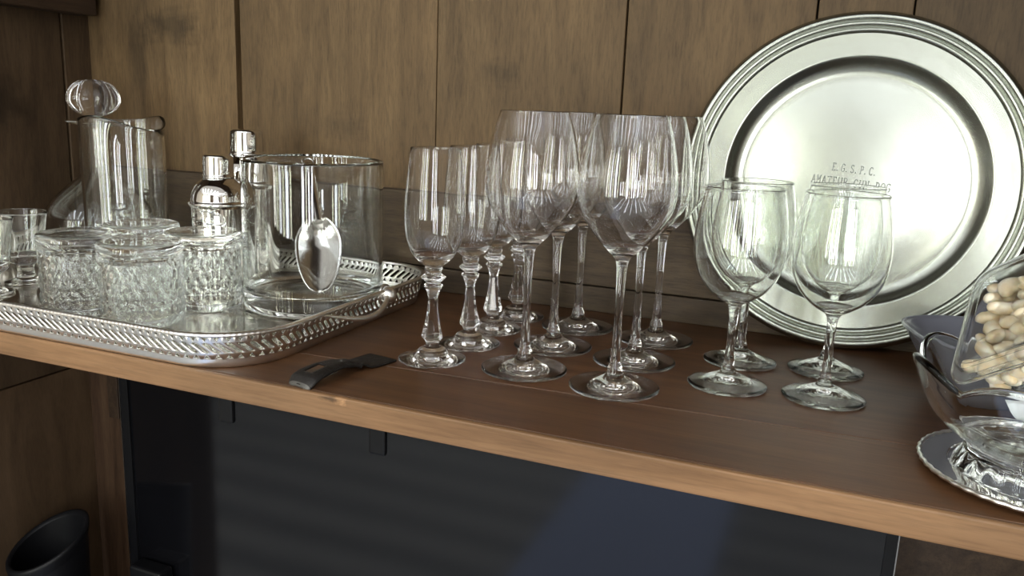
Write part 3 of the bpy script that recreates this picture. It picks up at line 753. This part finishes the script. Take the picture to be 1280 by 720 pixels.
def plate():
    D = .3426; R = D / 2; tilt = math.radians(7.0)
    yb = .908
    pl = empty('pewter_plate', (.007, yb, .0012)); tag(pl, 'large round pewter plate with engraved inscription leaning against the oak back wall', 'plate')
    pl.rotation_euler = (-tilt, 0, 0)
    # built facing -Y, standing on its lower edge
    z = [(0, .0), (.107, .0)]
    prof_front = catmull([(0, -.0012), (.030, -.0015), (.065, -.0025), (.095, -.0042), (.106, -.0049), (.113, -.0045), (.1195, -.0016), (.1245, .0030), (.1275, .0056), (.1305, .0060), (.140, .0064), (.1500, .0070, 1), (.1512, .0090), (.1535, .0100), (.1552, .0086, 1), (.1560, .0086),
                            (.1578, .0108), (.1600, .0112), (.1616, .0096, 1), (.1624, .0096), (.1645, .0116), (.1672, .0116), (.1690, .0104), (.1704, .0090), (R, .0078)], 3)
    prof_back = [(R - .0003, .0066), (.170, .0064), (.155, .0050), (.132, .0030), (.128, .0020), (.122, -.002), (.114, -.0045), (.10, -.0060), (.065, -.0045), (0, -.0032)]
    v, f = [], []
    o = lathe('dish', (prof_front[::-1] and [(r, zz) for r, zz in (prof_back[::-1] + prof_front[::-1])]), M['pewter'], pl, 160, sharp=35)
    o.rotation_euler = (PI / 2, 0, 0); o.location = (0, 0, R)
    md = None
    def text(s, u0, u1, v0, hgt, rot, wid):
        pts, fs = [], []; n = len(s); adv = (u1 - u0) / n; sc = hgt / 6; x = 0
        for i, ch in enumerate(s):
            if ch == ' ': continue
            for st in STROKES[ch]:
                for (ax, ay), (bx, by) in zip(st, st[1:]):
                    k = adv * .72 / 4
                    a = Vector((u0 + i * adv + ax * k, ay * sc)); b = Vector((u0 + i * adv + bx * k, by * sc))
                    t = (b - a).normalized() * wid / 2; q = Vector((-t.y, t.x)); a = a - t * .6; b = b + t * .6
                    i0 = len(pts)
                    for p in (a - q, b - q, b + q, a + q):
                        c, sn = math.cos(rot), math.sin(rot); xx = p.x - u0
                        pts.append((u0 + xx * c - p.y * sn, v0 + xx * sn + p.y * c))
                    fs.append((i0, i0 + 1, i0 + 2, i0 + 3))
        return pts, fs
    V, F = [], []
    for s, u0, u1, v0, h in (('E.G.S.P.C.', -.0205, .0245, .1832, .0076), ('AMATEUR GUN DOG', -.0395, .0385, .1700, .0080)):
        p, fs = text(s, u0, u1, v0, h, math.radians(-4.2), .0008)
        i0 = len(V); V += [(x, .0011 + .0031 * ((x * x + (zz - R) ** 2) / .009), zz) for x, zz in p]; F += [tuple(i0 + k for k in q) for q in fs]
    e = obj_from('inscription', V, F, M['engraving'], pl)
    md = e.modifiers.new('depth', 'SOLIDIFY'); md.thickness = .0003; md.offset = 0
    e['label'] = 'engraved words E.G.S.P.C. AMATEUR GUN DOG'
plate()

# ------------------------------------------------------------------ right-hand group: silver coaster, glass dish, plastic tub of nuts, grey dish
DC = (.1439, .6215)
def coaster():
    c = empty('silver_coaster', (.1465, .6235, .0)); tag(c, 'round silver plate under the lobed glass dish at the shelf front', 'plate')
    R = .0765
    lathe('well', catmull([(0, .0026), (.045, .0026), (.0555, .0030), (.0575, .0052, 1)], 3), M['chrome'], c, 96).data.flip_normals()
    lathe('flat_rim', catmull([(.0575, .0052), (.062, .0056), (.070, .0060), (.0735, .0064, 1)], 3), M['chrome'], c, 96).data.flip_normals()
    lathe('rope_edge', catmull([(0, .0006), (.05, .0004), (.070, .003), (R - .0015, .0044), (R, .0058), (R - .0006, .0074), (R - .0022, .0078), (.0735, .0064)], 3), M['silver'], c, 192,
          lambda r, z, th, i: (r + (.0005 * math.sin(th * 48) if r > .0735 else 0), z))
coaster()
def glass_dish():
    d = empty('glass_dish', (*DC, .0032)); tag(d, 'clear lobed pressed-glass dish standing on the round silver plate', 'dish')
    NL = 7; ph = PI + .25
    def lob(r, z, th, i):
        w = max(0, min(1, (z - .014) / .052)); c = math.cos((th - ph) * NL)
        q = abs(math.cos((th - ph) * NL / 2))
        return r * (1 + .10 * w * (q - .6)), z + .014 * max(0, (w - .5) * 2) * (q - .5)
    outer = catmull([(.046, .0135), (.0440, .0170), (.0450, .0205), (.0570, .0270), (.0685, .0382), (.0755, .0490), (.0808, .0600), (.0836, .0662), (.0845, .0682)], 4)
    T = .0042
    inn = [q for q in offset_inner(outer, T)][1:]
    inn = [q for q in inn if q[1] > .028]
    rim = [(.0850, .0702), (.0842, .0722), (.0820, .0727), (.0803, .0707)]
    bowl = outer + rim + inn + [(.035, .0240), (.02, .0225), (0, .0222)]
    bo = lathe('bowl', bowl, M['thick_clear'], d, 140, lob)
    def flute(r, z, th, i):
        w = 1 if .001 < z < .013 else 0
        return r * (1 - .03 * w * (1 - abs(math.cos(th * 11)))), z
    lathe('foot', catmull([(0, .002), (.035, .001), (.0500, .0), (.0520, .0015), (.0510, .0050), (.0480, .0100), (.046, .0135)], 4), M['thick_clear'], d, 140, flute)
    return d
glass_dish()
def superellipse(a, b, n, k, N):
    th = 2 * PI * k / N; c, s = math.cos(th), math.sin(th)
    return (a * math.copysign(abs(c) ** (2 / n), c), b * math.copysign(abs(s) ** (2 / n), s))
def grey_dish():
    d = empty('grey_dish', (.155, .792, .0)); tag(d, 'smooth lavender-grey dish with rounded corners behind the lobed glass dish', 'dish')
    N = 96; rings = []
    prof = [(.60, .0004), (.62, .001), (.72, .020), (.86, .045), (.975, .066), (1.0, .0705), (1.005, .0725), (.995, .0740), (.975, .0738), (.955, .0715), (.86, .062), (.72, .052), (.55, .048), (.3, .047)]
    v, f = [], []
    for s, z in prof:
        for k in range(N):
            x, y = superellipse(.088 * s, .066 * s, 3.4, k, N); v.append((x, y, z * .81))
    for i in range(len(prof) - 1):
        for k in range(N):
            k2 = (k + 1) % N; f.append((i * N + k, i * N + k2, (i + 1) * N + k2, (i + 1) * N + k))
    f.append(tuple(range(N))[::-1]); f.append(tuple((len(prof) - 1) * N + k for k in range(N)))
    o = obj_from('dish_body', v, f, M['smoky'], d, True, 60)
    o.rotation_euler = (0, 0, .25)
    # rolled edge
    pts = [superellipse(.0885, .0665, 3.4, k, N) for k in range(N)]
    c, s_ = math.cos(.25), math.sin(.25)
    tube_obj('rolled_edge', [(x * c - y * s_, x * s_ + y * c, .0592) for x, y in pts], .0017, M['smoky'], d, 8, True)
grey_dish()
def nut_tub():
    P1, P2, Q = Vector((.0780, .59, .0655)), Vector((.0965, .67, .1290)), Vector((.1100, .5615, .0938))
    u = (Q - P1).normalized(); v = P2 - P1; v = (v - u * v.dot(u)); LV = v.length; v.normalize(); n = u.cross(v)
    LU, DP = .125, .034
    t = empty('plastic_tub', P1); tag(t, 'clear plastic lidded tub of pale nuts tilted in the lobed glass dish', 'tub')
    rot = Matrix((u, v, n)).transposed()
    t.rotation_euler = rot.to_euler()
    def rr(hw, hh, r, z, N=12):
        out = []
        for cx, cy, a0 in ((hw - r, hh - r, 0), (-hw + r, hh - r, PI / 2), (-hw + r, -hh + r, PI), (hw - r, -hh + r, 1.5 * PI)):
            for i in range(N + 1):
                a = a0 + PI / 2 * i / N; out.append((LU / 2 + cx + r * math.cos(a), LV / 2 + cy + r * math.sin(a), z))
        return out
    def shell(name, rings, cap0, cap1, mat, th):
        V, F = [], []; N = len(rings[0])
        for r in rings: V += r
        for i in range(len(rings) - 1):
            for k in range(N):
                k2 = (k + 1) % N; F.append((i * N + k, i * N + k2, (i + 1) * N + k2, (i + 1) * N + k))
        if cap0: F.append(tuple(range(N))[::-1])
        if cap1: F.append(tuple((len(rings) - 1) * N + k for k in range(N)))
        o = obj_from(name, V, F, mat, t, True, 40)
        md = o.modifiers.new('sheet', 'SOLIDIFY'); md.thickness = th; md.offset = -1
        return o
    hw, hh = LU / 2, LV / 2
    shell('tub_body', [rr(hw - .016, hh - .016, .012, -DP), rr(hw - .014, hh - .014, .013, -DP + .002), rr(hw - .008, hh - .008, .014, -.004), rr(hw - .006, hh - .006, .014, -.001), rr(hw - .001, hh - .001, .016, -.0006), rr(hw, hh, .016, -.0022)], True, False, M['plastic'], .0005)
    shell('lid', [rr(hw + .0006, hh + .0006, .016, -.0012), rr(hw, hh, .016, .0006), rr(hw - .005, hh - .005, .015, .0010), rr(hw - .006, hh - .006, .014, .0052), rr(hw - .009, hh - .009, .013, .0060), rr(hw - .012, hh - .012, .012, .0034)], False, True, M['plastic'], .0005)
    # nuts: plump half-moons lying inside, each one on its own
    random.seed(11)
    proto = None
    def nut_mesh(i):
        rnd = random.Random(50 + i); N, K = 14, 12; V, F = [], []
        bend = rnd.uniform(1.0, 1.6); L = .0105 * rnd.uniform(.85, 1.15)
        for a in range(N + 1):
            s = -1 + 2 * a / N; ang = s * bend; rad = .0055 * max(.02, 1 - s * s) ** .5 * (1 + .12 * math.sin(5 * s + i)) * rnd.uniform(.96, 1.04)
            cx, cy = L * math.sin(ang) / bend, L * (math.cos(ang) - .6) / bend
            for k in range(K):
                q = 2 * PI * k / K; w = rad * (1 + .1 * math.sin(2 * q + i))
                V.append((cx + w * math.cos(q) * math.sin(ang), cy + w * math.cos(q) * math.cos(ang), w * .85 * math.sin(q)))
        for a in range(N):
            for k in range(K):
                k2 = (k + 1) % K; F.append((a * K + k, (a + 1) * K + k, (a + 1) * K + k2, a * K + k2))
        F.append(tuple(range(K))); F.append(tuple(N * K + k for k in range(K))[::-1])
        return V, F
    protos = [obj_from('nut', *nut_mesh(i), M['nut'], None, True) for i in range(6)]
    pos = []; cnt = 0
    for layer, zc in ((0, -.0065), (1, -.0135), (2, -.021)):
        for a in range(9):
            for b in range(8):
                x = .016 + (layer % 2) * .006 + a * .0126 + (.0063 if b % 2 else 0) + random.uniform(-.002, .002); y = .014 + b * .0112 + random.uniform(-.002, .002)
                if x > LU - .016 or y > LV - .014: continue
                if x - .6 * y < -.036: continue
                pos.append((x, y, zc + random.uniform(-.0015, .0015)))
    W = Matrix.Translation(P1) @ rot.to_4x4()
    for i, p in enumerate(pos):
        o = protos[i % 6]
        if i >= 6: o = o.copy(); COL.objects.link(o)
        o.location = W @ Vector(p)
        o.rotation_euler = (random.uniform(-.6, .6), random.uniform(-.6, .6), random.uniform(0, 6.28))
        tag(o, 'pale cream nut lying loose inside the tilted clear plastic tub', 'nut', 'pale nuts in the plastic tub')
    # paper slip under the tub
    V, F = [], []; nx, ny = 10, 8
    for i in range(nx + 1):
        for j in range(ny + 1):
            a, b = i / nx, j / ny
            V.append((.056 * a - .028, .030 * b - .015, .004 * math.sin(3 * a + 2 * b) + .003 * math.cos(5 * b)))
    for i in range(nx):
        for j in range(ny):
            q = i * (ny + 1) + j; F.append((q, q + ny + 1, q + ny + 2, q + 1))
    s = obj_from('paper_slip', V, F, M['paper'], None, True); s.location = (.139, .560, .0665); s.rotation_euler = (.25, -.1, .3)
    md = s.modifiers.new('sheet', 'SOLIDIFY'); md.thickness = .0004
    tag(s, 'white paper slip tucked under the plastic tub in the glass dish', 'paper')
nut_tub()
